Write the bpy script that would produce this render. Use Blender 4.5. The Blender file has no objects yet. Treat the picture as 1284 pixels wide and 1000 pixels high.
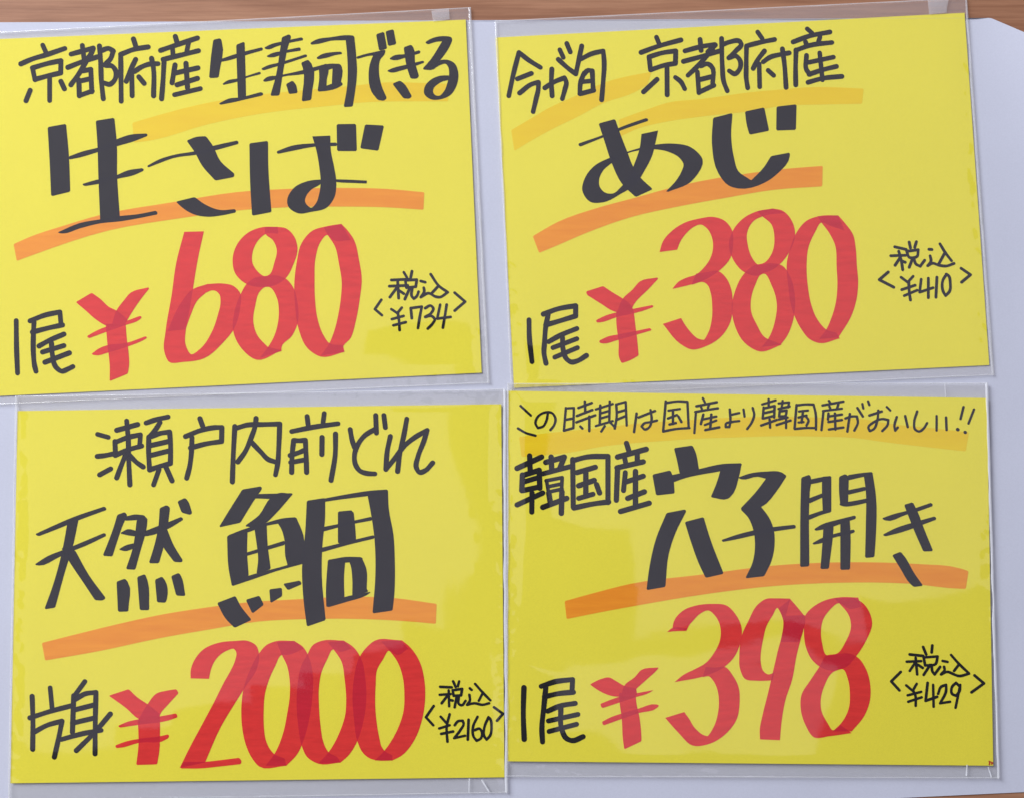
import bpy, math, random
from mathutils import Vector, noise
from mathutils.geometry import delaunay_2d_cdt

# ------------------------------------------------------------------ camera
scene = bpy.context.scene
col = scene.collection
K = 0.00035            # metres on the sheet for one pixel of the tracing
H = 0.55               # camera height
CX, CY = 642.0, 499.7

def W(x, y, z=0.0):
    s = (H - z) / H
    return Vector(((x - CX) * K * s, (CY - y) * K * s, z))

cam_data = bpy.data.cameras.new('camera')
cam = bpy.data.objects.new('camera', cam_data)
col.objects.link(cam)
cam.location = (0, 0, H)
cam_data.sensor_fit = 'HORIZONTAL'
cam_data.sensor_width = 36.0
cam_data.lens = 36.0 * H / (1284 * K)
cam_data.clip_start = 0.01
cam_data.clip_end = 20.0
scene.camera = cam

# ------------------------------------------------------------------ light
world = bpy.data.worlds.new('World')
scene.world = world
world.use_nodes = True
bg = world.node_tree.nodes['Background']
bg.inputs['Color'].default_value = (0.75, 0.82, 1.0, 1)
bg.inputs['Strength'].default_value = 0.07

def area_lamp(name, loc, target, sx, sy, radiance, colour, roll=0.0):
    d = bpy.data.lights.new(name, 'AREA')
    d.shape = 'RECTANGLE'
    d.size, d.size_y = sx, sy
    d.energy = radiance * math.pi * sx * sy
    d.color = colour
    o = bpy.data.objects.new(name, d)
    col.objects.link(o)
    o.location = loc
    q = (Vector(target) - Vector(loc)).to_track_quat('-Z', 'Y')
    o.rotation_euler = q.to_euler()
    if roll:
        o.rotation_euler.rotate_axis('Z', roll)
    return o

# window light from the upper left
area_lamp('window_light', (-1.70, 1.48, 1.38), (0.0, 0.0, 0.0), 1.38, 1.38, 17.9, (0.92, 0.95, 1.0))
# added overhead lamps, laid out to put the soft veil on the sleeves;
# their gap stands in for the dark reflection of the unseen photographer
ZL = 1.65
def veil_panel(name, x0, y0, x1, y1, radiance=0.58, roll=0.0):
    m = 1.0 + ZL / H
    cx, cy = (x0 + x1) / 2, (y0 + y1) / 2
    p = Vector(((cx - CX) * K * m, (CY - cy) * K * m, ZL))
    area_lamp(name, p, (p.x, p.y, 0), abs(x1 - x0) * K * m, abs(y1 - y0) * K * m, radiance, (0.85, 0.80, 1.0), roll)
for nm, box in (('back', (-150, -330, 1434, 405)), ('left', (-150, 405, 488, 474)), ('left', (-150, 474, 572, 770)),
                ('left_low', (-150, 770, 515, 800)), ('left_low', (-150, 800, 440, 832)), ('left_low', (-150, 832, 372, 864)),
                ('left_low', (-150, 864, 300, 896)), ('left_low', (-150, 896, 222, 928)), ('left_low', (-150, 928, 140, 955)),
                ('right', (690, 405, 1434, 645)), ('right', (795, 645, 1434, 735)), ('right_low', (800, 735, 1050, 802)),
                ('right_low', (660, 828, 1000, 935))):
    veil_panel('added_veil_light_' + nm, *box)

scene.view_settings.view_transform = 'Standard'
scene.view_settings.look = 'None'
scene.view_settings.exposure = 0.20
scene.view_settings.gamma = 1.0
scene.view_settings.use_curve_mapping = False
scene.render.engine = 'CYCLES'
scene.cycles.transparent_max_bounces = 24
scene.cycles.max_bounces = 8

# Handwriting traced stroke by stroke.  Each block: (origin x, origin y, scale, tool, strokes)
#   'r<w>' round pen of width w; 'p' filled chisel mark given by its outline;
#   'e' broad ribbon given by its two edges  left / right
WRITING = {}
WRITING['mackerel'] = [
 ('headline', 'black', [
  (0, 30, 8, 'r50', """428,212 465,295; 208,400 320,352 460,310 650,245; 325,440 350,560; 325,440 480,395 610,368* 608,490;
   350,555 480,520 608,490; 497,530 497,768; 302,665 260,770; 610,575 645,650;
   825,215 842,345; 712,302 830,270 935,240; 935,245 905,310 860,360; 680,435 820,380 975,330; 880,345 790,500 710,610;
   790,560 795,720; 830,470 910,455* 920,680; 810,570 910,548; 795,718 925,672;
   997,220 1010,400 1015,550 1035,750; 1020,265 1090,245 1135,270 1110,345 1050,410; 1060,415 1120,420 1160,470 1150,560 1100,605 1040,590"""),
  (140, 30, 8, 'r50', """90,305 92,480 95,775; 90,305 220,255 365,230; 218,150 245,235; 240,355 190,460 145,575; 200,490 205,720;
   230,475 300,430 380,402 465,398; 400,345 418,440 420,720; 272,530 325,595;
   638,125 655,185; 490,265 620,220 860,140; 610,240 615,320; 770,190 750,290; 515,355 700,310 870,268; 525,365 515,560 500,750;
   635,410 620,500 605,590; 645,490 865,440; 655,610 860,545; 745,395 760,640; 630,710 890,648"""),
  (260, 20, 8, 'p', """62,240 130,225 140,250 110,615 20,620 40,400; 292,290 370,260 375,400 385,825 310,835 298,500;
   120,440 280,385 550,315 555,340 400,385 200,445 120,460; 155,680 200,650 300,630 530,560 535,580 400,615 300,655 160,688;
   118,878 220,830 320,820 540,765 560,780 550,795 400,830 250,865 130,887;
   570,320 640,285 740,260 950,215 960,240 830,265 700,300 590,330; 592,405 650,375 740,355 930,315 935,345 800,365 620,412;
   540,530 600,500 720,470 990,385 1000,405 800,470 560,543; 560,645 600,615 700,600 960,545 1200,480 1205,505 1040,560 960,580 760,605 640,645 570,658;
   750,215 820,185 838,205 800,330 770,480 720,795 635,798 690,600 730,350;
   942,470 1010,440 1042,480 1040,840 950,855 960,520; 790,685 855,650 885,690 903,770 820,780 800,710"""),
  (340, 20, 8, 'p', """395,270 450,240 600,215 780,195 830,200 830,235 750,240 600,245 480,275 400,285;
   745,200 830,200 850,400 858,560 840,750 815,905 730,912 765,700 770,500 750,240;
   455,420 500,390 620,365 700,360 712,378 640,390 560,415 470,432; 480,510 550,480 570,520 555,640 550,750 468,755 485,620;
   480,520 560,485 690,482 702,510 610,525 560,540 490,530; 620,500 690,482 705,510 695,690 610,695;
   470,755 560,700 700,660 718,685 690,705 540,750;
   858,410 940,385 1030,365 1140,340 1145,355 1090,400 1000,395 860,428;
   1040,380 1140,340 1140,365 1090,440 1078,560 1105,700 1158,825 1130,845 1070,840 1010,760 980,580 1000,460;
   1055,185 1130,160 1160,325 1085,345; 1150,155 1225,135 1252,280 1175,298"""),
  (440, 20, 8, 'p', """385,430 430,400 540,385 690,345 695,370 560,410 430,440; 362,550 420,525 560,490 725,450 735,465 640,500 500,545 400,563;
   532,315 605,290 625,320 640,460 680,605 660,622 600,625 560,500; 420,680 490,650 520,670 610,805 590,822 530,825 480,760;
   745,265 800,232 960,205 1005,212 1015,240 990,300 890,445 810,540 730,535 725,525 800,440 920,250 860,255 770,282"""),
  (440, 20, 8, 'e', """820,520 880,450 960,438 1040,475 1075,560 1065,680 1000,790 900,835 800,835 735,780 740,710 800,640 890,600 980,595 /
   820,540 900,490 950,480 975,510 985,560 970,660 930,760 885,800 850,795 825,765 830,725 870,685 910,660 985,640"""),
 ]),
 ('highlighter_band', 'gold', [(0, 0, 1, 'p', """166,154 200,144 246,132 300,122 392,112 447,107 480,103.5 532,104 562,105 562,127 527,127 447,129 420,132
   330,142 260,156 192,175.5 168,179""")]),
 ('underline', 'orange', [(0, 0, 1, 'p', """17,306 40,296 80,283 124,270 220,253 296,241 358,237 422,235.6 486,237 532,241 531,263 486,260 422,259 358,260 296,264
   230,273 136,289 40,320 21,327""")]),
 ('fish_name', 'black', [
  (40, 140, 5, 'p', """100,98 212,78 230,280 238,500 122,528 112,300; 402,58 515,40 530,200 532,400 550,670 430,690 418,400 412,200;
   232,282 320,250 420,225 530,175 620,145 720,138 724,150 650,180 530,215 400,255 300,285 232,298;
   315,455 400,430 530,400 600,370 695,355 700,368 640,395 540,418 420,450 330,465;
   162,758 300,700 440,675 560,655 660,645 780,622 788,642 700,660 560,685 420,700 300,730 190,762"""),
  (230, 140, 5, 'p', """-226,340 -150,300 -50,270 70,250 190,215 340,182 345,200 200,240 80,268 -60,288 -150,320 -222,348;
   22,182 80,160 140,155 180,210 230,310 318,390 315,408 200,430 120,340 70,250;
   -45,565 70,537 130,580 230,618 325,612 328,630 240,648 150,657 60,640 0,605;
   415,200 528,185 530,350 550,628 432,650 420,450; 585,250 680,215 820,200 960,195 962,213 820,218 700,240 590,263;
   962,80 1080,78 1085,245 965,245; 1140,82 1255,88 1220,243 1110,228"""),
  (230, 140, 5, 'e', """920,150 925,250 945,350 958,440 945,540 900,600 800,628 720,637 655,590 650,560 690,480 780,435 870,425 1000,425 1150,432 /
   808,155 835,250 852,350 860,440 850,520 830,575 800,602 780,590 762,560 765,540 800,490 850,460 870,445 1000,445 1148,450"""),
 ]),
 ('unit', 'black', [(0, 375, 8, 'r50', """162,215 165,480 175,740; 300,218 450,160 600,128* 610,240; 325,330 480,290 625,258;
   340,225 335,330 335,560 345,660 360,722; 390,470 480,420 640,350; 425,530 640,465; 450,632 695,538;
   515,440 525,560 560,680 620,722 680,700 730,675""")]),
 ('price', 'red', [
  (70, 345, 8, 'p', """200,270 360,175 450,240 530,315 610,355 720,440 690,500 520,510 410,450 300,355;
   610,350 680,255 750,175 930,120 935,135 860,230 740,410 690,500 560,500;
   500,490 700,480 712,640 728,760 735,900 722,985 640,1020 540,1060 540,900 520,720;
   310,610 400,560 520,510 700,460 850,405 862,425 840,445 700,500 500,570 330,633;
   355,790 430,735 520,700 700,680 905,610 915,630 880,650 720,715 540,770 380,800"""),
  (200, 275, 5, 'e', """155,78 105,270 75,480 38,700 30,830 60,893 150,893 280,870 400,770 470,680 505,560 505,460 460,415 400,402 300,405 /
   278,75 240,250 215,400 190,560 165,690 165,790 200,845 250,815 330,700 365,600 382,520 375,470 350,448 330,445 290,460;
   300,405 205,440 130,530 50,700 / 290,460 240,505 195,600 163,690;
   740,47 640,50 560,80 490,150 458,250 475,340 545,405 640,425 690,425 735,490 748,580 740,660 715,740 680,800 630,868 /
   745,90 665,92 620,130 585,200 582,270 610,320 655,355 720,350 790,370 840,430 865,520 868,640 830,730 765,800 765,825;
   765,820 610,880 500,790 460,690 470,580 510,465 550,400 600,365 690,345 720,270 735,190 710,130 665,92 660,48 /
   680,800 670,790 610,720 588,640 600,540 630,450 660,425 700,420 790,370 840,280 865,180 840,100 790,55 735,47;
   1140,28 1040,45 960,70 890,150 860,270 845,400 850,540 870,680 930,810 1010,860 1160,830 /
   1200,130 1090,130 1050,98 1010,140 980,230 972,380 975,500 990,620 1025,720 1065,775 1150,790;
   1030,50 1055,98 1100,170 1125,280 1142,390 1138,480 1120,600 1095,700 1060,785 1010,855 /
   1140,28 1180,70 1220,130 1250,250 1268,380 1255,500 1230,640 1200,740 1150,810 1160,830"""),
 ]),
 ('tax_note', 'black', [(460, 325, 8, 'r28', """370,130 400,180; 452,120 440,180; 245,208 420,200; 225,270 410,262; 308,210 318,390; 300,285 230,380; 325,315 370,345;
   385,210 500,205 490,275 395,285 385,210; 430,290 380,400; 455,290 450,370 470,395 500,370 518,325;
   540,218 585,230; 570,285 575,320 540,380* 620,340 690,375 730,380 810,330; 640,150 720,265 810,330; 720,265 655,335;
   145,405 80,500 150,560; 880,335 985,425 880,515;
   245,500 305,540 350,485; 310,540 320,600 328,710; 250,600 368,568; 265,662 390,630;
   450,590 440,490 550,475* 530,580 512,690; 585,490 640,465 665,490 640,545 585,578* 650,570 680,600 655,650 610,695;
   735,455 705,595 840,578; 800,455 780,580 762,685""")]),
]
WRITING['horse_mackerel'] = [
 ('headline', 'black', [
  (625, 40, 8, 'r48', """205,205 150,420 103,640; 205,205 300,280 420,355; 190,470 330,415; 212,612 340,520 400,505* 400,560 375,680 347,800;
   465,560 560,500 660,460 680,500 665,580 640,670; 535,372 530,500 538,640; 600,275 700,365 775,420* 795,330 835,140; 615,178 650,255; 685,115 720,200;
   830,270 930,220 1050,190* 1060,300 1050,500 1035,680; 860,410 825,500 815,620; 850,430 900,385 940,390 945,480 950,585; 830,500 940,490; 820,620 955,585"""),
  (795, 20, 8, 'r48', """225,212 250,275; 70,365 250,300 470,240; 150,410 165,540; 150,410 280,370 418,350* 415,475; 165,540 300,495 415,475; 330,510 332,790;
   230,635 95,760; 415,615 470,660 508,730;
   662,235 672,345; 510,350 680,305 810,285; 815,290 740,360; 495,455 680,405 860,350; 790,330 640,500 540,595; 635,560 650,770;
   670,500 740,480 772,500 788,700; 650,640 770,610; 650,765 800,695;
   878,225 885,500 900,660 935,750; 880,290 960,260 1060,255 1075,280 1020,350 950,420; 950,420 1020,400 1065,450 1060,530 1010,580 955,550"""),
  (925, 20, 8, 'r48', """88,300 85,500 85,620 100,720; 88,300 220,265 370,235; 200,160 245,225; 268,350 200,440 155,525; 215,480 220,710;
   255,460 320,415 430,385 515,370; 448,330 468,480 485,715; 305,545 360,595;
   697,128 745,170; 555,260 720,200 925,160; 680,260 695,300; 825,210 810,255; 580,345 720,295 945,265; 585,340 580,520 582,690;
   690,395 690,540 725,585; 710,465 960,412; 715,585 850,540 990,505; 822,370 850,640; 705,665 850,625 1045,605"""),
 ]),
 ('highlighter_band', 'gold', [(0, 0, 1, 'p', """641,163 660,152 687,136 722,120 762,102 785,96 817,90 812,106 795,116 757,129 725,146 692,162 665,177 645,189"""),
   (0, 0, 1, 'p', """776,150 795,143 812,137 836,129 880,124 956,114 970,113 1020,109 1083,111 1081,130 1030,131 970,134 956,137 880,146 828,154 800,161 778,171""")]),
 ('underline', 'orange', [(0, 0, 1, 'p', """668,296 700,278 748,261 796,248 832,238 860,231 934,218 986,211.6 1031.6,208 1031,233.6 970,238 910,248 850,259 792,272 735,292 700,307 676,317""")]),
 ('fish_name', 'black', [
  (700, 110, 5, 'p', """125,352 300,290 400,245 555,190 565,205 400,262 280,310 135,368; 255,225 355,198 380,270 430,400 470,500 515,565 590,635 485,683 400,600 340,480 290,330"""),
  (700, 110, 5, 'e', """522,290 510,380 480,470 440,560 390,625 345,662 290,655 258,615 255,580 280,520 330,475 430,412 520,390 600,385 700,405 760,440 785,480 770,530 740,580 675,650 /
   625,268 610,340 590,420 540,520 480,610 400,660 280,718 200,715 150,640 165,570 220,495 320,440 430,402 520,375 620,355 720,350 830,372 905,450 830,590 690,652"""),
  (850, 110, 5, 'p', """222,190 340,160 332,300 350,440 375,520 460,583 540,500 585,430 700,408 700,425 620,540 540,595 380,630 320,612 255,535 215,350;
   422,150 540,125 570,268 450,292 435,240; 620,120 742,105 738,262 618,266"""),
 ]),
 ('unit', 'black', [(640, 345, 6.6667, 'r42', """155,372 158,520 180,722; 275,325 400,280 545,255* 545,340; 295,415 400,385 545,340; 315,330 295,430 285,560 280,650 297,735;
   320,555 420,500 555,445; 355,605 555,530; 370,685 560,605; 435,520 440,620 470,700 510,725 560,715 635,670""")]),
 ('price', 'red', [
  (640, 345, 6.6667, 'p', """632,135 775,90 850,140 940,195 1000,240 1030,290 900,310 860,300 760,240 640,165; 940,195 1020,120 1085,50 1230,18 1235,30 1150,120 1035,240 1000,310 890,310;
   885,300 1030,290 1045,420 1060,540 1072,670 1000,710 930,735 912,700 905,560 885,400; 715,375 800,335 890,310 1030,280 1190,248 1197,265 1100,300 890,350 740,395 720,395;
   742,545 820,510 900,495 1050,465 1170,440 1182,460 1060,495 900,540 770,570 745,565"""),
  (825, 255, 5, 'e', """10,305 30,240 90,170 170,120 260,95 350,85 420,110 465,170 472,250 455,340 380,425 290,480 200,510 95,535 /
   120,290 140,240 180,185 220,150 270,133 310,160 340,220 345,280 325,350 290,400 240,445 180,465 130,490 92,532;
   240,440 310,430 380,425 430,470 460,540 468,640 455,740 400,830 300,895 210,915 140,880 30,755 /
   210,510 290,495 310,510 330,560 340,640 335,740 315,810 275,862 240,840 200,800 170,760 145,718;
   720,32 620,50 540,90 470,170 445,250 470,350 540,430 640,450 660,440 715,520 745,630 735,730 690,850 650,900 /
   800,60 660,80 600,110 560,180 565,270 590,340 625,382 700,375 780,390 830,460 860,600 850,720 810,830 770,885;
   775,885 640,928 540,870 480,760 463,640 480,560 540,440 600,390 670,370 715,310 730,220 710,130 655,82 620,50 /
   690,850 670,838 620,760 585,680 585,590 610,510 650,440 700,425 760,385 820,310 860,200 840,110 780,45 720,32;
   1130,75 1020,78 930,110 870,180 830,280 808,370 815,500 850,690 900,790 950,850 1010,875 1140,845 /
   1170,170 1080,140 1025,120 985,180 945,270 932,400 940,520 960,630 990,710 1020,755 1055,790 1120,810;
   1000,80 1025,120 1070,180 1110,260 1120,400 1125,500 1115,620 1090,710 1055,790 1010,850 /
   1130,75 1170,120 1225,200 1240,280 1248,400 1255,480 1245,600 1210,710 1150,810 1130,840"""),
 ]),
 ('tax_note', 'black', [(1090, 285, 8, 'r29', """400,148 412,205; 472,145 455,200; 255,195 370,222; 215,285 365,280; 295,240 320,330 335,425; 305,310 258,380; 320,335 360,350;
   375,240 490,225 480,290 400,300 375,240; 435,310 400,400; 445,310 470,370 510,390 555,330;
   598,220 628,222; 610,285 618,340 585,385* 630,360 700,380 770,388 850,362; 708,165 760,250 825,335; 755,260 700,360;
   190,448 100,525 245,600; 920,410 1015,475 925,550;
   318,500 385,550 440,490; 395,545 400,640 412,728; 325,625 460,580; 350,685 480,630; 520,520 505,650* 640,605; 592,510 592,705; 678,500 668,700;
   775,470 738,530 740,640 765,685 805,640 812,560 790,480 770,470""")]),
]
WRITING['sea_bream'] = [
 ('headline', 'black', [
  (110, 505, 8, 'r50', """98,308 205,338; 95,530 180,520 250,505; 118,715 230,655; 390,175 405,350 410,550 422,815; 290,268 500,210; 272,380 278,520; 272,390 400,340 528,312* 520,420;
   275,520 400,465 540,425; 385,500 340,610 290,745; 420,520 490,590 555,635;
   585,195 690,160 805,135; 725,190 680,260 615,335; 612,335 610,500 620,665; 640,330 720,300 820,285* 830,400 828,600; 630,420 810,380; 630,520 810,475;
   620,665 720,630 828,600; 715,660 660,815; 785,640 845,775"""),
  (220, 505, 8, 'r50', """245,152 272,225; 100,330 250,270 400,240 465,240* 462,380; 150,445 300,405 462,380; 165,340 160,480 140,640 112,748;
   595,230 580,500 570,785; 600,250 720,215 880,210 1045,205* 1035,450 1025,600 1003,715; 808,150 800,220 760,340 700,480 625,585; 765,390 860,490 930,560 1000,585"""),
  (350, 500, 8, 'r50', """280,170 290,250; 452,140 440,230; 125,320 350,275 590,242; 145,410 130,550 125,730; 150,410 200,412 262,408* 270,560 275,730; 110,560 200,530 260,505; 115,630 255,605;
   430,380 428,550; 565,345 562,550 520,810; 712,300 730,400 755,480; 968,160 975,335; 1050,160 1065,280; 955,300 860,360 790,450 755,560 765,650 810,715 880,740 960,745"""),
  (420, 505, 8, 'r50', """720,155 690,320 650,500 628,680; 555,330 525,470 510,660* 600,550 700,420 800,340 925,268* 890,380 830,540 815,640 850,690 900,675 980,595"""),
 ]),
 ('wild_caught', 'black', [(40, 610, 5.9167, 'p', """25,348 150,290 300,225 540,143 553,165 350,240 180,310 50,360; 22,572 120,510 220,470 320,430 540,338 550,358 400,430 300,470 200,515 50,577;
   265,260 345,230 300,440 250,600 170,890 95,902 160,720 220,500 250,350; 220,450 320,470 420,650 545,820 530,832 470,835 380,700 270,535;
   635,205 690,185 705,210 680,260 640,370 595,510 528,505 570,400 610,290; 690,220 760,203 830,207 855,235 780,240 690,245; 780,240 855,230 850,290 800,480 765,608 700,605 750,450;
   655,340 710,312 800,330 930,290 1110,220 1122,238 1020,300 860,358 720,355; 645,460 700,430 760,415 760,450 690,470;
   950,155 1000,133 1022,150 1005,290 985,400 940,560 870,560 910,430 940,290; 930,330 1000,310 1050,430 1117,540 1110,553 1055,550 970,430; 1082,105 1135,80 1150,95 1187,190 1172,202 1112,185;
   630,700 690,678 708,700 713,918 640,920; 783,665 838,645 855,690 868,908 802,908; 915,685 965,663 985,690 1000,820 990,853 930,850; 1035,658 1090,635 1105,660 1135,795 1130,803 1072,800""")]),
 ('underline', 'orange', [(0, 0, 1, 'p', """52.5,805 100,793 158,779 205,769 256,761 311,754 377,750 435,747 497,749 547.5,756 546.5,781 521,778.6 435,774.6 385,775 325,778 265,787.6 200,799 125,815 56.5,827""")]),
 ('fish_name', 'black', [(265, 600, 5, 'p', """195,65 312,45 315,60 260,140 180,270 50,298 110,200; 270,118 295,93 508,88 505,98 400,120 300,118;
   375,115 420,88 508,92 400,215 335,275 270,300 212,292 300,225; 100,355 225,320 222,450 232,605 130,665 110,560; 105,352 200,315 340,275 450,245 530,238 440,270 340,290 210,335;
   270,290 345,285 350,400 370,560 285,590 295,500 285,400 275,330; 410,262 530,238 575,350 585,510 480,540 465,480 460,380 440,310; 220,460 460,385 460,408 220,478;
   125,640 300,585 470,540 580,500 580,525 400,575 270,620 130,667; 38,775 150,732 180,790 250,880 145,928 90,870; 218,755 300,730 327,785 258,838; 365,690 440,680 442,730 372,773; 452,655 555,635 565,655 480,692;
   600,135 712,118 710,250 695,400 690,600 715,880 600,920 580,760 570,560 590,330; 690,125 850,95 1000,72 1105,65 1105,85 960,105 800,125 700,140;
   980,95 1105,65 1110,180 1140,350 1148,500 1145,720 1135,820 1012,838 1030,600 1025,380 1000,200; 700,300 800,280 1005,235 1008,255 850,285 700,325;
   795,203 880,195 882,205 890,205 900,300 905,380 795,400; 690,430 1020,350 1022,368 850,410 690,455; 732,505 840,487 830,600 832,740 722,800 720,700; 740,505 840,487 940,488 950,500 840,520;
   860,500 940,487 970,560 972,690 985,700 885,735 885,620 875,540; 722,780 830,740 1000,705 970,725 850,765 730,800""")]),
 ('unit', 'black', [(30, 835, 6.0952, 'r38', """62,225 68,400 66,630; 200,160 215,320; 45,390 200,340 370,295; 75,500 180,445 290,415* 270,520 232,690; 465,112 390,215; 380,220 370,500;
   390,250 470,205 550,195* 545,400 543,665; 380,330 540,290; 370,430 540,390; 285,555 450,510 590,485; 660,360 540,500 400,640""")]),
 ('price', 'red', [
  (30, 835, 6.0952, 'p', """648,220 800,170 870,235 945,285 1040,360 1035,420 880,400 780,315; 945,285 1010,205 1100,180 1165,170 1182,200 1100,290 1040,365 1030,420 870,410;
   870,400 1040,380 1040,500 1035,640 1018,745 940,748 858,750 875,600; 720,450 790,420 880,400 1040,378 1165,355 1175,385 1110,408 900,440 730,465;
   697,600 780,570 890,548 1040,530 1105,515 1110,535 1095,550 880,580 720,620 703,620"""),
  (215, 790, 5, 'p', """75,820 210,820 320,808 425,795 440,815 435,835 300,850 180,862 55,862"""),
  (215, 790, 5, 'e', """120,297 120,250 145,180 200,115 290,75 400,62 480,62 530,90 550,160 530,250 470,340 400,450 310,600 210,825 /
   235,300 245,250 270,190 310,145 355,120 390,112 405,130 400,180 375,240 330,320 270,440 190,590 120,720 52,858;
   770,62 650,65 600,85 545,145 490,250 450,370 438,480 445,620 465,710 500,790 550,850 720,845 / 830,110 730,150 692,150 650,220 610,310 585,400 578,500 580,610 590,680 620,745 645,772 710,800;
   660,70 692,150 725,220 740,300 742,400 725,520 700,640 645,772 590,845 / 770,62 825,100 860,160 885,260 885,400 870,520 830,680 790,770 720,845;
   1080,60 940,62 890,85 850,150 810,230 790,340 785,480 795,600 820,730 850,790 920,832 1060,825 / 1130,110 1060,130 1015,115 975,180 940,260 925,350 925,480 935,600 950,690 965,730 985,760 1040,790;
   980,70 1015,115 1065,190 1085,300 1095,450 1090,520 1060,620 985,760 920,832 / 1080,60 1140,100 1190,175 1215,290 1222,420 1205,560 1165,690 1110,780 1060,825"""),
  (350, 790, 5, 'e', """760,58 600,60 550,100 500,170 470,290 460,420 470,560 490,690 530,770 570,800 620,812 710,812 / 810,110 740,150 690,122 650,180 615,240 605,340 603,480 615,600 630,680 640,720 660,750 710,780;
   640,65 690,122 740,190 775,290 785,400 780,500 745,610 660,750 600,812 / 770,58 820,100 880,190 912,320 915,430 895,560 850,680 770,780 710,812"""),
 ]),
 ('tax_note', 'black', [(510, 840, 8, 'r27', """465,105 490,160; 525,105 512,155; 335,160 450,165; 330,240 440,232; 420,195 425,355; 410,245 350,325; 430,290 460,298; 460,195 555,180 545,245 470,250 460,195; 500,260 480,365;
   520,260 525,335 550,345 590,300; 632,175 650,190; 628,240 632,300 605,340* 680,325 760,340 825,325; 685,130 760,215 838,295; 765,215 722,300;
   270,352 192,465 265,545; 875,365 965,430 905,500; 340,460 395,520; 430,435 400,560 408,710; 325,578 430,545; 345,632 465,608;
   480,545 515,505 560,500 570,530 540,590 475,675* 585,650; 620,490 612,690; 710,460 665,560 670,660 700,700 740,680 755,620 730,580 680,595;
   820,465 780,560 775,650 800,690 835,650 850,560 835,480 820,465""")]),
]
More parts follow.
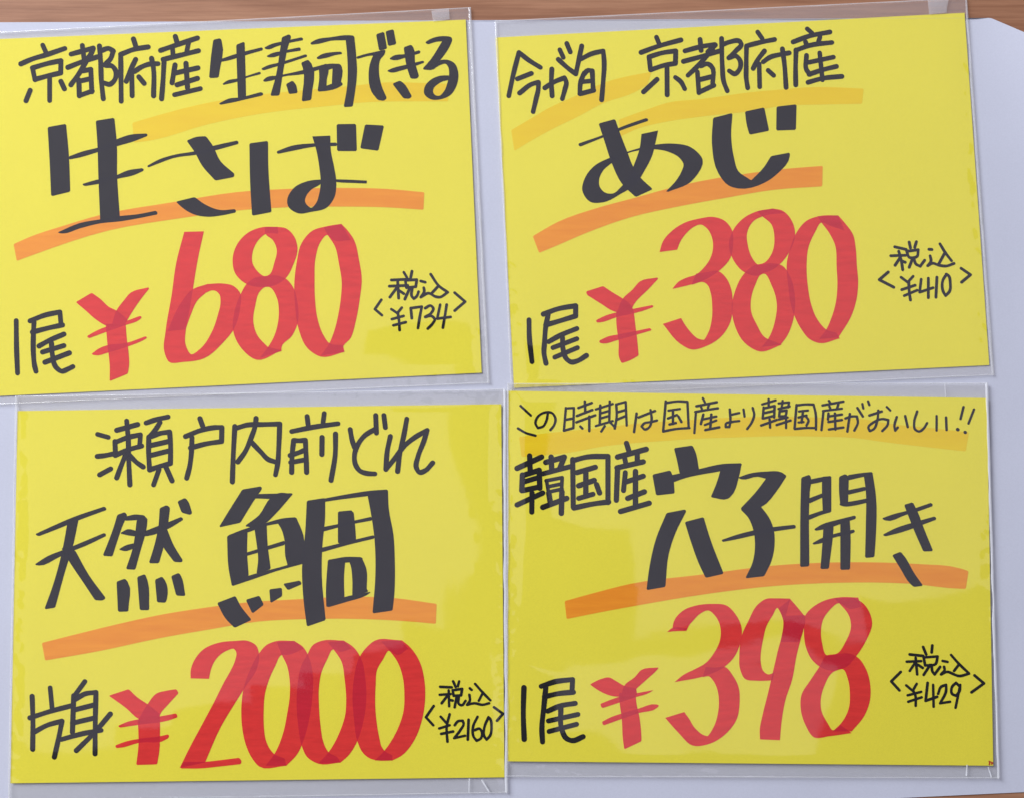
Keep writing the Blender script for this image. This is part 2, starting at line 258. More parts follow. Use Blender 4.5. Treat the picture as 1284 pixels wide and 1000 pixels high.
WRITING['conger_eel'] = [
 ('corner_mark', 'rust', [(1124, 875, 8, 'r14', "930,628 965,642; 936,630 932,660; 952,655 966,648")]),
 ('headline', 'black', [
  (642, 485, 8, 'r25', """85,185 188,280; 60,410 140,455 235,482; 360,245 345,330 310,390 260,405 235,360 260,290 330,250 400,255 435,310 420,380 385,425;
   540,205 520,430; 540,210 620,205* 615,400; 530,325 610,310; 520,432 615,405; 730,140 735,250; 665,205 800,155; 650,285 805,225; 645,348 835,278; 775,290 775,435; 685,390 705,410;
   840,220 1010,165; 885,180 880,360; 980,140 975,330; 885,260 970,235; 885,310 970,285; 840,385 1010,335; 930,385 895,440; 985,350 1030,395; 1045,170 1050,280 1030,410; 1045,170 1140,145* 1150,380;
   1050,250 1140,225; 1045,325 1140,285"""),
  (780, 485, 8, 'r25', """145,260 120,445; 165,300 330,235; 285,225 295,330 270,400 230,420 195,390 220,360 290,345 350,330;
   438,140 412,435; 445,155 560,140 655,145* 668,400; 412,440 540,415 675,405; 465,232 580,215; 460,310 550,275; 475,370 540,355; 510,225 510,365; 565,290 595,345;
   810,110 830,150; 745,188 950,148; 790,190 800,215; 875,165 860,205; 735,245 850,225 960,208; 740,250 725,455; 815,270 790,365; 810,320 945,290; 830,375 945,330; 895,270 885,400; 835,425 975,398;
   1080,220 1085,350 1075,395 1040,395 1040,365 1100,345 1175,335; 1085,275 1175,255"""),
  (920, 485, 8, 'r25', """98,220 108,290; 190,205 205,270 180,350 135,415;
   285,170 420,130; 350,120 350,180; 300,200 290,310; 300,210 410,185* 405,300; 310,255 400,235; 300,310 400,285; 275,380 430,325; 360,320 365,400;
   450,160 555,150* 545,200; 490,135 480,210; 450,215 560,190; 460,240 530,230 520,280 455,290 460,240; 430,375 570,330; 450,320 540,300; 525,290 525,405;
   630,175 610,410; 630,180 720,170 800,172* 820,250 825,420; 612,415 720,405 825,405; 655,240 745,230; 650,300 730,280; 650,350 700,345; 695,235 680,350; 725,290 750,330 730,380;
   955,135 975,165; 890,180 1100,142; 960,190 970,215; 1050,165 1035,215; 895,235 1085,212; 900,240 880,425; 950,260 945,320; 950,290 1085,270; 950,345 1085,325; 1015,260 1020,420; 955,420 1100,400;
   1120,310 1180,290 1235,290 1245,350 1210,430; 1165,265 1140,440"""),
  (1070, 485, 8, 'r25', """40,205 95,290; 90,165 100,210; 148,140 160,175; 160,280 285,240; 250,230 240,330 200,420 165,435 150,400 200,350 290,315 350,325 345,370 290,435; 335,195 370,230;
   435,295 412,390 420,430 445,400; 520,285 545,395; 640,240 610,350 620,420 660,440 700,415 740,355; 835,285 835,430; 930,300 935,425; 1105,195 1075,315; 1210,220 1155,360"""),
  (1070, 485, 8, 'r34', """1045,420 1049,421; 1120,448 1124,450"""),
 ]),
 ('highlighter_band', 'gold', [(0, 0, 1, 'p', """651,547 679,543 717,539 748,536 790,531 860,526 940,522 1000,522 1040,523 1076,524 1120,531 1170,536 1215,541 1211,565 1170,560.5 1107,553 1070,548 1030,546.5 970,546
   920,547.5 874,549 830,552 795,554.5 755,559 711,567 654,572""")]),
 ('origin', 'black', [(640, 545, 6.6667, 'r44', """55,275 260,180; 160,170 165,300; 100,330 95,460; 100,335 240,290* 245,440; 105,390 235,350; 100,460 240,430; 55,580 270,480; 180,480 178,640;
   295,225 450,180* 410,280; 340,180 345,290; 270,320 500,260; 320,480 335,570; 270,600 470,525; 430,470 425,650;
   520,200 525,600; 520,210 640,180 815,175* 815,560; 530,605 700,570 820,555; 555,310 710,265; 630,300 630,500; 570,420 700,375; 570,525 690,490; 720,410 745,480;
   970,65 990,130; 895,180 1135,115; 955,190 965,240; 1060,150 1060,220; 890,270 1110,220; 895,270 885,540; 960,310 945,460; 960,390 1110,340; 980,525 1120,470; 1045,300 1045,580; 920,635 1160,565"""),
  (640, 545, 6.6667, 'r30', """298,378 432,352* 428,440; 302,378 318,475; 312,428 424,405; 318,472 432,447""")]),
 ('underline', 'orange', [(0, 0, 1, 'p', """708,752.5 750,741 790,731 882,719 970,708 1046,704 1100,704 1150,706 1206,712 1214.5,715 1211,737 1206,737 1140,730.6 1046,729.6 970,733.6 890,743 790,759.6 750,767 710.5,775""")]),
 ('fish_name', 'black', [
  (800, 550, 6.0952, 'p', """277,68 415,48 435,90 465,235 320,260 300,160; 112,270 245,238 260,270 278,410 140,425; 255,275 460,230 640,190 790,183 790,200 630,240 460,270 370,290 255,330;
   640,190 790,183 770,280 700,440 685,450 558,440 600,340 630,240"""),
  (790, 590, 5, 'p', """230,262 345,240 350,250 285,380 240,520 220,722 105,742 120,620 165,420; 345,318 460,288 500,420 585,640 475,665 430,570 390,460;
   678,40 750,15 850,3 950,8 980,28 930,105 820,222 700,240 695,232 790,130 855,45 800,32 700,48; 695,238 820,222 870,290 900,370 905,440 885,560 840,655 725,668 770,570 785,450 770,350 740,285;
   575,430 680,395 780,370 900,350 1035,335 1038,355 900,375 780,398 660,425 580,440"""),
  (950, 575, 5, 'p', """275,115 325,97 332,115 325,200 322,668 268,672 270,300; 405,110 460,105 460,325 410,330 405,200; 325,128 405,112 460,105 460,118 405,138 325,155; 322,245 410,212 410,235 322,275;
   320,350 420,318 460,310 460,328 400,345 320,378; 512,110 550,93 570,110 565,270 520,290 512,200; 665,85 718,80 740,230 738,500 730,610 675,615 680,400 680,200;
   565,100 640,88 718,80 718,95 650,110 565,130; 565,195 675,172 680,192 565,220; 515,275 600,262 690,245 690,268 600,288 540,292 515,285;
   355,438 400,410 500,380 612,352 615,370 540,395 420,435 365,445; 345,525 400,495 480,468 605,440 608,455 580,465 470,490 400,522 350,532; 415,415 475,405 470,480 450,640 445,683 395,685 405,560;
   520,385 575,375 580,450 578,688 520,690; 780,370 850,345 940,322 1090,272 1098,290 1000,325 930,345 800,380; 785,472 870,430 980,395 1112,358 1120,375 1040,405 900,455 800,480;
   920,285 972,270 1000,325 1040,430 1098,572 1040,575 985,450; 845,600 895,580 905,590 985,720 1035,790 980,797 960,780 895,680"""),
 ]),
 ('unit', 'black', [(640, 820, 6.0952, 'r40', """103,250 98,450 105,645; 235,240 340,205 475,188* 470,280; 260,320 370,295 480,285; 270,250 255,400 240,560 245,665; 285,430 380,390 495,370; 290,505 515,455; 295,585 505,530;
   385,410 390,560 430,640 470,655 555,625""")]),
 ('price', 'red', [
  (640, 820, 6.0952, 'p', """607,225 690,185 755,172 800,195 880,240 960,255 970,310 840,320 780,315 640,250; 870,235 950,170 1000,115 1135,95 1120,115 1050,180 960,260 965,290 850,300;
   830,290 955,290 965,380 985,470 1000,600 1002,660 870,722 860,650 850,480 835,370; 685,375 760,345 840,318 950,295 1095,268 1060,290 950,325 830,365 700,408;
   698,512 770,475 860,445 980,410 1115,378 1138,385 1120,405 980,445 850,490 710,540"""),
  (825, 740, 5, 'p', """55,257 95,228 185,235 180,249 100,252; 795,155 925,150 900,285 885,320 768,320 785,230"""),
  (825, 740, 5, 'e', """92,235 95,205 110,170 160,120 240,90 340,80 430,90 490,150 525,230 515,330 480,410 410,480 300,530 110,570 /
   180,247 195,215 225,180 260,145 320,122 350,145 380,190 393,240 388,310 350,390 300,450 230,490 160,525 105,570;
   300,475 360,480 420,475 470,530 505,600 512,700 495,800 420,900 330,955 215,968 130,890 45,795 / 280,540 320,535 345,560 370,610 382,690 375,770 350,850 295,915 265,890 225,850 195,800 165,758;
   830,47 740,45 680,48 620,90 570,180 525,280 510,400 515,490 545,550 620,562 720,560 / 790,200 770,140 748,105 720,150 680,220 660,300 645,390 645,450 660,500 690,522 730,510;
   760,105 785,180 785,230 750,380 720,510 690,640 655,780 638,870 640,930 / 830,50 890,120 920,160 900,280 870,400 840,560 800,680 775,820 765,935"""),
  (870, 740, 5, 'e', """1030,40 920,38 830,55 760,90 700,150 690,250 705,360 740,430 800,480 880,500 935,490 965,550 978,640 970,740 930,820 870,880 /
   1050,100 970,110 910,75 850,120 810,180 797,250 805,330 830,400 900,395 960,390 1020,410 1080,490 1105,580 1105,680 1070,780 990,880;
   990,890 850,910 755,918 700,840 670,740 675,650 730,560 790,470 830,405 900,390 950,320 985,220 975,160 910,75 880,45 /
   920,840 870,872 840,830 800,750 797,670 820,590 870,510 900,495 950,480 1020,405 1080,310 1118,200 1100,130 1060,75 1000,40"""),
 ]),
 ('tax_note', 'black', [(1100, 795, 8, 'r28', """460,120 490,195; 552,105 545,175; 325,195 460,210; 295,268 440,262; 385,230 400,395; 385,270 325,360; 410,300 455,330; 465,225 605,215 585,290 480,305 465,225; 530,300 465,400;
   545,300 555,370 575,395 630,320; 655,260 705,270; 670,320 675,350 640,395* 700,370 770,395 810,410 920,388; 740,200 820,290 920,385; 820,295 770,360;
   235,370 140,465 222,555; 975,405 1070,485 945,575; 290,505 355,560 395,490; 360,560 380,600 385,710; 305,605 440,570; 310,670 445,625; 505,480 485,660* 600,620; 560,500 565,720;
   610,590 640,520 690,500 690,560 630,685* 730,670; 830,520 790,480 750,520 750,590 790,610 825,560 832,500* 785,730""")]),
]

# ------------------------------------------------------------------ helpers
def tag(o, label=None, cat=None, group=None, kind=None):
    if label: o['label'] = label
    if cat: o['category'] = cat
    if group: o['group'] = group
    if kind: o['kind'] = kind
    return o

def empty(name, loc):
    o = bpy.data.objects.new(name, None)
    col.objects.link(o)
    o.location = loc
    o.empty_display_size = 0.02
    return o

def mesh_obj(name, verts, faces, mats, parent=None, smooth=False, idx=None, uv=None):
    me = bpy.data.meshes.new(name)
    me.from_pydata([tuple(v) for v in verts], [], faces)
    for m in (mats if isinstance(mats, (list, tuple)) else [mats]):
        me.materials.append(m)
    if idx:
        me.polygons.foreach_set('material_index', idx)
    if smooth:
        me.polygons.foreach_set('use_smooth', [True] * len(me.polygons))
    me.update()
    o = bpy.data.objects.new(name, me)
    col.objects.link(o)
    if parent: o.parent = parent
    return o

class NT:
    """small node-tree builder"""
    def __init__(s, name):
        s.m = bpy.data.materials.new(name)
        s.m.use_nodes = True
        s.t = s.m.node_tree
        s.t.nodes.clear()
        s.out = s.n('ShaderNodeOutputMaterial')
    def n(s, kind, **kw):
        x = s.t.nodes.new(kind)
        for k, v in kw.items():
            if hasattr(x, k) and k not in x.inputs: setattr(x, k, v)
            else: x.inputs[k].default_value = v
        return x
    def l(s, a, b): s.t.links.new(a, b)
    def coords(s, sx=1, sy=1, sz=1):
        tc = s.n('ShaderNodeTexCoord')
        mp = s.n('ShaderNodeMapping')
        mp.inputs['Scale'].default_value = (sx, sy, sz)
        s.l(tc.outputs['Object'], mp.inputs['Vector'])
        return mp.outputs['Vector']
    def noise(s, vec, scale, detail=4.0, rough=0.55):
        x = s.n('ShaderNodeTexNoise')
        x.inputs['Scale'].default_value = scale
        x.inputs['Detail'].default_value = detail
        x.inputs['Roughness'].default_value = rough
        s.l(vec, x.inputs['Vector'])
        return x.outputs['Fac']
    def ramp(s, fac, stops):
        r = s.n('ShaderNodeValToRGB')
        el = r.color_ramp.elements
        while len(el) < len(stops): el.new(0.5)
        for e, (p, c) in zip(el, stops):
            e.position = p
            e.color = (*c, 1)
        s.l(fac, r.inputs['Fac'])
        return r.outputs['Color']

def paper_mat(name, c, vary=0.03, fibre=0.00002, rough=0.75):
    t = NT(name)
    v = t.coords()
    big = t.noise(v, 14, 3)
    fine = t.noise(v, 1500, 3, 0.6)
    lo = tuple(x * (1 - vary) for x in c); hi = tuple(min(1, x * (1 + vary)) for x in c)
    cc = t.ramp(big, [(0.3, lo), (0.7, hi)])
    mix = t.n('ShaderNodeMix', data_type='RGBA', blend_type='MULTIPLY')
    mix.inputs['Factor'].default_value = 1.0
    t.l(cc, mix.inputs[6])
    t.l(t.ramp(fine, [(0.25, (0.93, 0.93, 0.93)), (0.75, (1, 1, 1))]), mix.inputs[7])
    p = t.n('ShaderNodeBsdfPrincipled')
    p.inputs['Roughness'].default_value = rough
    p.inputs['Specular IOR Level'].default_value = 0.25
    t.l(mix.outputs[2], p.inputs['Base Color'])
    b = t.n('ShaderNodeBump')
    b.inputs['Strength'].default_value = 0.35
    b.inputs['Distance'].default_value = fibre
    t.l(fine, b.inputs['Height'])
    t.l(b.outputs['Normal'], p.inputs['Normal'])
    t.l(p.outputs[0], t.out.inputs['Surface'])
    return t.m

def ink_mat(name, c, c2, sx=1, sy=1, rough=0.5, spec=0.3, scale=60):
    """marker ink: a little streaky along the stroke, pooled in places"""
    t = NT(name)
    v = t.coords(sx, sy, 1)
    a = t.noise(v, scale, 5, 0.65)
    cc = t.ramp(a, [(0.28, c2), (0.68, c)])
    p = t.n('ShaderNodeBsdfPrincipled')
    p.inputs['Roughness'].default_value = rough
    p.inputs['Specular IOR Level'].default_value = spec
    t.l(cc, p.inputs['Base Color'])
    t.l(p.outputs[0], t.out.inputs['Surface'])
    return t.m

def film_mat(name, ior=1.7, haze=0.004, rough=0.035):
    """clear sleeve film: passes light, mirrors a little of the added panels"""
    t = NT(name)
    v = t.coords()
    tr = t.n('ShaderNodeBsdfTransparent'); tr.inputs['Color'].default_value = (0.98, 0.973, 0.955, 1)
    gl = t.n('ShaderNodeBsdfGlossy'); gl.inputs['Roughness'].default_value = rough
    gl.inputs['Color'].default_value = (1, 1, 1, 1)
    b = t.n('ShaderNodeBump'); b.inputs['Strength'].default_value = 0.05; b.inputs['Distance'].default_value = 0.0002
    t.l(t.noise(v, 90, 3), b.inputs['Height'])
    t.l(b.outputs['Normal'], gl.inputs['Normal'])
    # Schlick reflectance, the same from both sides of the thin film
    geo = t.n('ShaderNodeNewGeometry')
    dot = t.n('ShaderNodeVectorMath', operation='DOT_PRODUCT')
    t.l(geo.outputs['Incoming'], dot.inputs[0]); t.l(geo.outputs['Normal'], dot.inputs[1])
    def math_node(op, a, bb):
        m = t.n('ShaderNodeMath', operation=op)
        for k, q in enumerate((a, bb)):
            if isinstance(q, (int, float)): m.inputs[k].default_value = q
            elif q is not None: t.l(q, m.inputs[k])
        return m.outputs[0]
    f0 = ((ior - 1) / (ior + 1)) ** 2
    c = math_node('ABSOLUTE', dot.outputs['Value'], None)
    p5 = math_node('POWER', math_node('SUBTRACT', 1.0, c), 5.0)
    fr = math_node('ADD', math_node('MULTIPLY', p5, 1 - f0), f0)
    mx = t.n('ShaderNodeMixShader')
    t.l(fr, mx.inputs[0]); t.l(tr.outputs[0], mx.inputs[1]); t.l(gl.outputs[0], mx.inputs[2])
    df = t.n('ShaderNodeBsdfDiffuse'); df.inputs['Color'].default_value = (0.85, 0.86, 0.9, 1)
    m2 = t.n('ShaderNodeMixShader'); m2.inputs[0].default_value = haze
    t.l(mx.outputs[0], m2.inputs[1]); t.l(df.outputs[0], m2.inputs[2])
    t.l(m2.outputs[0], t.out.inputs['Surface'])
    return t.m

# ------------------------------------------------------------------ materials
YELLOW = paper_mat('yellow_paper', (0.86, 0.765, 0.058), 0.015)
WHITE = paper_mat('white_paper', (0.56, 0.57, 0.66), 0.02)
BLACK = ink_mat('black_marker', (0.008, 0.0075, 0.0085), (0.015, 0.014, 0.0155), rough=0.6, spec=0.12)
BLACK2 = ink_mat('black_marker_crossing', (0.007, 0.007, 0.010), (0.010, 0.0095, 0.015), rough=0.55, spec=0.12)
RED = ink_mat('red_marker', (0.80, 0.042, 0.036), (0.66, 0.030, 0.028), 1.0, 5.0, scale=90, spec=0.12)
RED2 = ink_mat('red_marker_double', (0.63, 0.017, 0.038), (0.54, 0.013, 0.030), 1.0, 5.0, scale=90, spec=0.12)
ORANGE = ink_mat('orange_marker', (0.90, 0.325, 0.012), (0.82, 0.255, 0.008), 0.4, 4.0, rough=0.65, scale=70)
GOLD = ink_mat('gold_highlighter', (0.86, 0.62, 0.002), (0.83, 0.56, 0.001), 0.4, 3.0, rough=0.7, scale=50)
RUST = ink_mat('rust_ink', (0.55, 0.06, 0.015), (0.48, 0.05, 0.015))
INKS = {'rust': [RUST, RUST], 'black': [BLACK, BLACK2], 'red': [RED, RED2], 'orange': [ORANGE, ORANGE], 'gold': [GOLD, GOLD]}
INK_Z = {'rust': 0.00005, 'gold': 0.00002, 'orange': 0.00004, 'red': 0.00006, 'black': 0.00008}
FILM = film_mat('sleeve_film')
BACKFILM = film_mat('sleeve_back_film', 1.25, 0.14, 0.08)
SEAM = film_mat('sleeve_seam', 1.9, 0.26, 0.10)
SEAM_BRIGHT = film_mat('sleeve_seam_highlight', 2.2, 0.62, 0.15)  # welded edge, extra white haze paints in its bright edge highlight
STRIP = film_mat('sleeve_adhesive', 1.7, 0.26, 0.15)

def wood_mat():
    t = NT('table_wood')
    v = t.coords(1.0, 14.0, 1.0)
    g = t.noise(v, 7, 8, 0.62)
    v2 = t.coords(2.5, 90.0, 1.0)
    f = t.noise(v2, 9, 5, 0.7)
    c = t.ramp(g, [(0.25, (0.24, 0.10, 0.05)), (0.5, (0.37, 0.175, 0.095)), (0.75, (0.46, 0.24, 0.135))])
    d = t.ramp(f, [(0.35, (0.72, 0.68, 0.66)), (0.6, (1, 1, 1))])
    mix = t.n('ShaderNodeMix', data_type='RGBA', blend_type='MULTIPLY')
    mix.inputs['Factor'].default_value = 0.8
    t.l(c, mix.inputs[6]); t.l(d, mix.inputs[7])
    p = t.n('ShaderNodeBsdfPrincipled')
    p.inputs['Roughness'].default_value = 0.5
    p.inputs['Specular IOR Level'].default_value = 0.3
    t.l(mix.outputs[2], p.inputs['Base Color'])
    b = t.n('ShaderNodeBump'); b.inputs['Strength'].default_value = 0.2; b.inputs['Distance'].default_value = 0.0003
    t.l(f, b.inputs['Height']); t.l(b.outputs['Normal'], p.inputs['Normal'])
    t.l(p.outputs[0], t.out.inputs['Surface'])
    return t.m
WOOD = wood_mat()

# ------------------------------------------------------------------ table and backing paper
def slab(name, pts, z0, z1, mat, parent=None, origin=Vector((0, 0, 0))):
    n = len(pts)
    vs = [W(x, y, z1) - origin for x, y in pts] + [Vector((*(W(x, y, z1).xy), z0)) - origin for x, y in pts]
    fs = [list(range(n))[::-1], [n + i for i in range(n)]]
    for i in range(n):
        j = (i + 1) % n
        fs.append([i, j, n + j, n + i])
    return mesh_obj(name, vs, fs, mat, parent)

t = slab('table_top', [(-500, -420), (1790, -420), (1790, 1420), (-500, 1420)], -0.03, 0.0, WOOD)
tag(t, kind='structure')

def sheet_outline():
    p = [(-60, 28.2), (300, 27.3), (760, 25.6), (1120, 23.4), (1239.5, 22.4)]
    p += [(1243, 22.9), (1246.5, 24.2), (1284, 40.2), (1330, 61), (1342, 72), (1347, 90)]
    p += [(1352, 985), (1284, 992), (1124, 994.2), (1077, 1000), (700, 1020), (-70, 1040)]
    return p
def sheet_height(x, y):
    z = 0.00028 + 0.00011 * noise.noise(Vector((x / 130, y / 170, 3.3))) + 0.00004 * noise.noise(Vector((x / 50, y / 60, 6.1)))
    d = max(0.0, (x - 1215) / 130.0) * max(0.0, (330 - y) / 330.0)
    e = max(0.0, (x - 1250) / 100.0)
    return z + 0.010 * d ** 1.6 + 0.0016 * e * e
def backing_sheet():
    out = [Vector(p) for p in sheet_outline()]
    edge = []
    for a, b in zip(out, out[1:] + out[:1]):
        n = max(1, int((b - a).length / 12))
        edge += [a.lerp(b, k / n) for k in range(n)]
    co = list(edge)
    # a grid of points well inside the outline
    def inside(p):
        c = False
        for a, b in zip(out, out[1:] + out[:1]):
            if (a.y > p.y) != (b.y > p.y) and p.x < (b.x - a.x) * (p.y - a.y) / (b.y - a.y) + a.x: c = not c
        return c
    def dist(p): return min((p - (a + (b - a) * max(0, min(1, (p - a).dot(b - a) / (b - a).length_squared)))).length for a, b in zip(out, out[1:] + out[:1]))
    for gx in range(-60, 1360, 14):
        for gy in range(24, 1040, 14):
            p = Vector((gx, gy))
            if inside(p) and dist(p) > 5: co.append(p)
    r = delaunay_2d_cdt(co, [], [list(range(len(edge)))], 1, 1e-4, False)
    vs = [W(v.x, v.y, sheet_height(v.x, v.y)) for v in r[0]]
    fs = []
    for f in r[2]:
        a, b, c = (r[0][k] for k in f)
        ar = (b - a).x * (c - a).y - (b - a).y * (c - a).x
        if abs(ar) < 2.5: continue                      # slivers along the straight edges
        fs.append(list(f) if ar < 0 else list(f)[::-1])
    nrm = []
    for v in r[0]:
        gx = (sheet_height(v.x + 4, v.y) - sheet_height(v.x - 4, v.y)) / (8 * K)
        gy = -(sheet_height(v.x, v.y + 4) - sheet_height(v.x, v.y - 4)) / (8 * K)
        nrm.append(Vector((-gx, -gy, 1)).normalized())
    ne, nv = len(edge), len(vs)
    top = [W(p.x, p.y, sheet_height(p.x, p.y)) for p in edge]
    vs += top + [v - Vector((0, 0, 0.00012)) for v in top]
    nf = len(fs)
    for k in range(ne):
        m = (k + 1) % ne
        fs.append([nv + k, nv + m, nv + ne + m, nv + ne + k])
    o = mesh_obj('backing_paper', vs, fs, WHITE)
    o.data.polygons.foreach_set('use_smooth', [True] * len(fs))
    loops = []
    for k, f in enumerate(o.data.polygons):
        loops += [nrm[v] for v in f.vertices] if k < nf else [f.normal.copy()] * 4
    o.data.normals_split_custom_set(loops)
    return o
sh = backing_sheet()
tag(sh, 'large white sheet of paper lying on the brown table beneath all four cards', 'paper sheet')

# ------------------------------------------------------------------ handwriting
def angle(a, b, c):
    u, v = b - a, c - b
    if u.length < 1e-9 or v.length < 1e-9: return 0
    return abs(math.degrees(u.angle_signed(v, 0)))

def catmull(p, n=5):
    if len(p) < 3: return list(p)
    out = []
    for i in range(len(p) - 1):
        p0 = p[i - 1] if i else p[0] * 2 - p[1]
        p3 = p[i + 2] if i + 2 < len(p) else p[-1] * 2 - p[-2]
        p1, p2 = p[i], p[i + 1]
        # chord-length tangents keep unevenly spaced points from overshooting
        d0, d1, d2 = max((p1 - p0).length, 1e-6), max((p2 - p1).length, 1e-6), max((p3 - p2).length, 1e-6)
        m1 = ((p1 - p0) / d0 * d1 + (p2 - p1) / d1 * d0) / (d0 + d1) * d1
        m2 = ((p2 - p1) / d1 * d2 + (p3 - p2) / d2 * d1) / (d1 + d2) * d1
        for k in range(n):
            s = k / n
            out.append(p1 * (2*s**3 - 3*s*s + 1) + m1 * (s**3 - 2*s*s + s) + p2 * (-2*s**3 + 3*s*s) + m2 * (s**3 - s*s))
    out.append(p[-1])
    return out

def smooth_line(pts, corners, n=5):
    out, run = [], [pts[0]]
    for i in range(1, len(pts)):
        run.append(pts[i])
        last = i == len(pts) - 1
        c = last or corners[i] or angle(pts[i - 1], pts[i], pts[i + 1]) > 75
        if c:
            seg = catmull(run, n)
            out += seg if not out else seg[1:]
            run = [pts[i]]
    return out

def smooth_poly(pts, rnd):
    n = len(pts)
    cor = [angle(pts[i - 1], pts[i], pts[(i + 1) % n]) > 42 for i in range(n)]
    q, flag = [], []
    for i in range(n):
        if cor[i]:
            a, b, c = pts[i - 1], pts[i], pts[(i + 1) % n]
            r1 = min(rnd, (a - b).length * 0.3); r2 = min(rnd, (c - b).length * 0.3)
            q += [b + (a - b).normalized() * r1, b + (c - b).normalized() * r2]; flag += [True, True]
        else:
            q.append(pts[i]); flag.append(False)
    if True not in flag: 
        return catmull(q + [q[0]], 5)[:-1]
    s = flag.index(True)
    q = q[s:] + q[:s]; flag = flag[s:] + flag[:s]
    q.append(q[0]); flag.append(True)
    out, run = [], [q[0]]
    for i in range(1, len(q)):
        run.append(q[i])
        if flag[i]:
            seg = catmull(run, 4)
            out += seg if not out else seg[1:]
            run = [q[i]]
    return out[:-1]

def area2(p): return sum(p[i - 1].x * p[i].y - p[i].x * p[i - 1].y for i in range(len(p)))
def ccw(p): return p if area2(p) > 0 else p[::-1]

def capsule(a, b, r, n=8):
    d = b - a
    th = math.atan2(d.y, d.x) if d.length > 1e-6 else 0
    pts = [b + Vector((math.cos(th + u), math.sin(th + u))) * r for u in [(-0.5 + k / n) * math.pi for k in range(n + 1)]]
    pts += [a + Vector((math.cos(th + u), math.sin(th + u))) * r for u in [(0.5 + k / n) * math.pi for k in range(n + 1)]]
    return pts

def grow(p, d):
    n = len(p); out = []
    for i in range(n):
        t = (p[(i + 1) % n] - p[i - 1])
        if t.length < 1e-6: out.append(p[i]); continue
        t.normalize()
        out.append(p[i] + Vector((t.y, -t.x)) * d)
    return out

def parse(block, fat=0.0):
    """-> list of strokes, each a list of convex or simple polygons in pixel coordinates"""
    ox, oy, sc, tool, text = block
    def P(tok):
        c = tok.endswith('*')
        x, y = tok.rstrip('*').split(',')
        return Vector((ox + float(x) / sc, oy + float(y) / sc)), c
    rng = random.Random(int(ox * 7 + oy * 13))
    strokes = []
    for st in text.split(';'):
        st = st.strip()
        if not st: continue
        if tool[0] == 'r':
            pc = [P(k) for k in st.split()]
            line = smooth_line([p for p, c in pc], [c for p, c in pc])
            r0 = float(tool[1:]) / sc / 2
            ph = rng.random() * 9
            polys = []
            for i in range(len(line) - 1):
                r = r0 * (1 + 0.05 * math.sin(ph + i * 0.7))
                polys.append(ccw(capsule(line[i], line[i + 1], r)))
            strokes.append(polys)
        elif tool[0] == 'p':
            strokes.append([grow(ccw(smooth_poly([P(k)[0] for k in st.split()], 1.1)), fat)])
        else:
            a, b = st.split('/')
            A = catmull([P(k)[0] for k in a.split()], 5); B = catmull([P(k)[0] for k in b.split()], 5)
            assert len(A) == len(B), (len(a.split()), len(b.split()), st[:60])
            polys = []
            for i in range(len(A) - 1):
                for tri in ((A[i], A[i + 1], B[i + 1]), (A[i], B[i + 1], B[i])):
                    if abs(area2(tri)) > 1e-5: polys.append(ccw(list(tri)))
            strokes.append(polys)
    return strokes

PRICE_SPLIT = {   # which thing each stroke of a price belongs to: 0 the yen sign, then the digits
 'mackerel': [0] * 5 + [1, 1, 2, 2, 3, 3],
 'horse_mackerel': [0] * 5 + [1, 1, 2, 2, 3, 3],
 'sea_bream': [0] * 5 + [1, 1, 2, 2, 3, 3, 4, 4],
 'conger_eel': [0] * 5 + [1, 2, 1, 1, 2, 2, 3, 3],
}

def ink(name, blocks, colour, zc, root, split=None):
    """one flat layer of ink; where two strokes cross the ink lies double"""
    co, fs, owner = [], [], []
    k = 0
    for blk in blocks:
        for polys in parse(blk, 0.35 if colour == 'black' else 0.0):
            for p in polys:
                fs.append(list(range(len(co), len(co) + len(p))))
                co += p
                owner.append(k)
            k += 1
    r = delaunay_2d_cdt(co, [], fs, 0, 1e-4, True)
    vs, tris, orig = r[0], r[2], r[5]
    keep, idx = [], []
    for tri, of in zip(tris, orig):
        if of:
            keep.append(tri)
            idx.append(1 if len({owner[q] for q in of}) > 1 else 0)
    z = zc + INK_Z[colour]
    part_of = []
    for tri, of in zip(tris, orig):
        if of: part_of.append(split[min(owner[q] for q in of)] if split else 0)
    for g in sorted(set(part_of)):
        mine = [(t, m) for t, m, p in zip(keep, idx, part_of) if p == g]
        used = sorted({v for t, m in mine for v in t})
        mp = {v: i for i, v in enumerate(used)}
        pts = [W(vs[v].x, vs[v].y, z) - root.location for v in used]
        faces = [[mp[v] for v in t][::-1] for t, m in mine]
        nm = name if not split else ('yen_sign' if g == 0 else 'digit')
        mesh_obj(nm, pts, faces, INKS[colour], root, idx=[m for t, m in mine])

# ------------------------------------------------------------------ cards and sleeves
def lerp(a, b, t): return a + (b - a) * t
def quad_pt(q, u, v):
    a = (lerp(q[0][0], q[1][0], u), lerp(q[0][1], q[1][1], u))
    b = (lerp(q[3][0], q[2][0], u), lerp(q[3][1], q[2][1], u))
    return lerp(a[0], b[0], v), lerp(a[1], b[1], v)

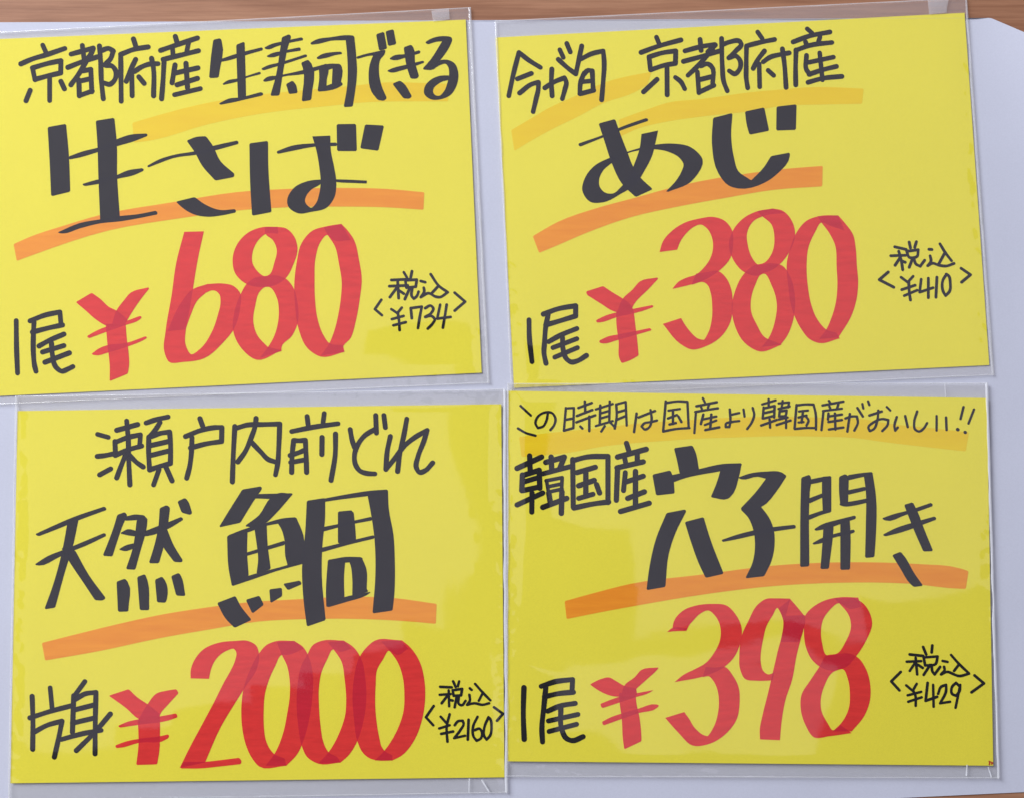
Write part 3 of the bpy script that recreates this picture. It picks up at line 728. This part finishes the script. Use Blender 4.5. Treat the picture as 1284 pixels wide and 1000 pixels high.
CARDS = {
 'mackerel': dict(card=[(-14, 49.4), (584, 24.6), (604, 467), (-6, 496.2)], sleeve=[(-40, 42), (590.5, 9), (614, 480), (-30, 508)], z=0.0006,
    label='yellow price card reading 680 in red, tax price 734 beside it', sl='clear plastic sleeve holding the 680 yen card'),
 'horse_mackerel': dict(card=[(621.3, 47), (1209.5, 16), (1240.5, 457.5), (644.5, 486)], sleeve=[(620.5, 26), (1212.5, -3), (1247, 470), (641, 498)], z=0.0006,
    label='yellow price card reading 380 in red, tax price 410 beside it', sl='clear plastic sleeve holding the 380 yen card'),
 'sea_bream': dict(card=[(22, 514.5), (628.5, 506), (632.5, 973.5), (13, 981)], sleeve=[(19, 496), (634, 487), (636.5, 993), (10, 1004)], z=0.0011,
    label='yellow price card reading 2000 in red, tax price 2160 beside it', sl='clear plastic sleeve holding the 2000 yen card'),
 'conger_eel': dict(card=[(637.5, 489.5), (1237.5, 498.5), (1245.5, 959), (636, 953.5)], sleeve=[(636, 480), (1239, 479.5), (1253.5, 975), (634.5, 973)], z=0.0014,
    label='yellow price card reading 398 in red, tax price 429 beside it', sl='clear plastic sleeve holding the 398 yen card'),
}
# local lifts and hollows of each front film: centre x, y, spread x, y, turn (deg), height (mm)
WAVES = {
 'mackerel': [(440, 425, 75, 60, -30, 0.55)],
 'horse_mackerel': [(670, 470, 40, 60, 0, 0.3)],
 'sea_bream': [(505, 925, 75, 3.0, -38, 0.10), (587, 642, 4, 4, 0, 0.03), (593, 673, 4, 4, 0, 0.03), (595, 712, 4, 4, 0, 0.025)],
 'conger_eel': [(690, 660, 60, 40, 25, 0.35), (655, 830, 34, 9, 18, 0.14), (655, 745, 6, 40, 5, 0.10), (1130, 850, 110, 90, 0, 0.5)],
}

def film(name, q, z, root, key, nx, ny):
    seed = {'mackerel': 1.7, 'horse_mackerel': 5.3, 'sea_bream': 9.1, 'conger_eel': 14.6}[key]
    amp = {'mackerel': 0.16, 'horse_mackerel': 0.14, 'sea_bream': 0.40, 'conger_eel': 0.48}[key]
    vs, fs = [], []
    for j in range(ny + 1):
        for i in range(nx + 1):
            u, v = i / nx, j / ny
            x, y = quad_pt(q, u, v)
            e = min(u * 620, (1 - u) * 620, v * 480, (1 - v) * 480)
            edge = min(1.0, e / 26.0); edge = edge * edge * (3 - 2 * edge)
            h = noise.noise(Vector((x / 170, y / 150, seed))) * amp + noise.noise(Vector((x / 70, y / 80, seed + 3))) * amp * 0.24
            for cx, cy, sx, sy, rot, hh in WAVES[key]:
                a = math.radians(rot); dx, dy = x - cx, y - cy
                p, r = (dx * math.cos(a) + dy * math.sin(a)) / sx, (-dx * math.sin(a) + dy * math.cos(a)) / sy
                h += hh * math.exp(-(p * p + r * r))
            h = max(h, -0.25)
            crink = max(0.0, 1 - e / 17.0) * min(1.0, e / 4.0) * (noise.noise(Vector((x / 16, y / 11, seed + 7))) + 0.6 * noise.noise(Vector((x / 7, y / 8, seed + 9))))
            zz = z + 0.00032 + edge * (0.00035 + h * 0.001) + 0.00032 * crink
            vs.append(W(x, y, zz) - root.location)
    for j in range(ny):
        for i in range(nx):
            a = j * (nx + 1) + i
            fs.append([a, a + nx + 1, a + nx + 2, a + 1])
    return mesh_obj(name, vs, fs, FILM, root, smooth=True)

def strip(name, a, b, w, z, mat, root, lift=0.00012, inward=1):
    """thin welded edge from a to b (pixels), w wide, softly domed"""
    A, B = Vector(a), Vector(b)
    d = (B - A).normalized(); nrm = Vector((-d.y, d.x)) * inward
    vs, fs = [], []
    prof = [(0, 0), (0.2, 0.8), (0.5, 1), (0.8, 0.8), (1, 0)]
    n = max(6, int((B - A).length / 5))
    for i in range(n + 1):
        p = A.lerp(B, i / n)
        k1 = 1 + 0.45 * noise.noise(Vector((p.x / 30, p.y / 30, 2.2 + w)))
        k2 = 1 + 0.9 * noise.noise(Vector((p.x / 22, p.y / 22, 8.4 + w)))
        for s, h in prof:
            q = p + nrm * (s * w * k1)
            vs.append(W(q.x, q.y, z + h * lift * k2) - root.location)
    m = len(prof)
    for i in range(n):
        for j in range(m - 1):
            k = i * m + j
            fs.append([k, k + 1, k + m + 1, k + m])
    return mesh_obj(name, vs, fs, mat, root, smooth=True)

PART_LABEL = {}
for key, cd in CARDS.items():
    zc = cd['z']
    q = cd['card']
    cx = sum(p[0] for p in q) / 4; cy = sum(p[1] for p in q) / 4
    root = empty('price_card', W(cx, cy, zc))
    tag(root, cd['label'], 'price card', 'handwritten price cards')
    slab('card_sheet', q, zc, zc + 0.00022, YELLOW, root, root.location)
    for part, colour, blocks in WRITING[key]:
        ink(part, blocks, colour, zc + 0.00022, root, PRICE_SPLIT[key] if part == 'price' else None)
    # sleeve round the card
    s = cd['sleeve']
    sr = empty('plastic_sleeve', W(cx, cy, zc - 0.0002))
    tag(sr, cd['sl'], 'plastic sleeve', 'clear sleeves over the price cards')
    zb = zc - 0.00015
    mesh_obj('back_film', [W(x, y, zb) - sr.location for x, y in s], [[3, 2, 1, 0]], BACKFILM, sr)
    film('front_film', s, zc + 0.00022, sr, key, 210, 165)
    zs = zc + 0.00022 + 0.00034
    bright = key in ('sea_bream', 'conger_eel')
    strip('side_seam', s[1], s[2], 3.2, zs, SEAM_BRIGHT if bright else SEAM, sr)
    strip('side_seam', s[0], s[3], 2.4, zs, SEAM, sr, inward=-1)
    strip('end_seam', s[3], s[2], 1.6, zs, SEAM, sr, inward=-1)
    strip('end_seam', s[0], s[1], 1.6, zs, SEAM, sr)
    if key == 'mackerel':
        strip('adhesive_strip', (541, 13.5), (543, 27), 20, zs, STRIP, sr, inward=-1)
    if key == 'horse_mackerel':
        strip('adhesive_strip', (1163, -2), (1165, 18), 24, zs, STRIP, sr, inward=-1)
    if key == 'sea_bream':
        strip('weld_line', (589.5, 975), (589, 992), 1.6, zs, SEAM_BRIGHT, sr)
        strip('weld_line', (605, 976), (614, 991), 2, zs, SEAM_BRIGHT, sr)
    if key == 'conger_eel':
        strip('weld_line', (1214, 958), (1213, 972), 2, zs, SEAM_BRIGHT, sr)
        strip('weld_line', (1240, 960), (1244, 973), 1.6, zs, SEAM_BRIGHT, sr)
        strip('weld_line', (1186, 481), (1187, 497), 2, zs, SEAM, sr)
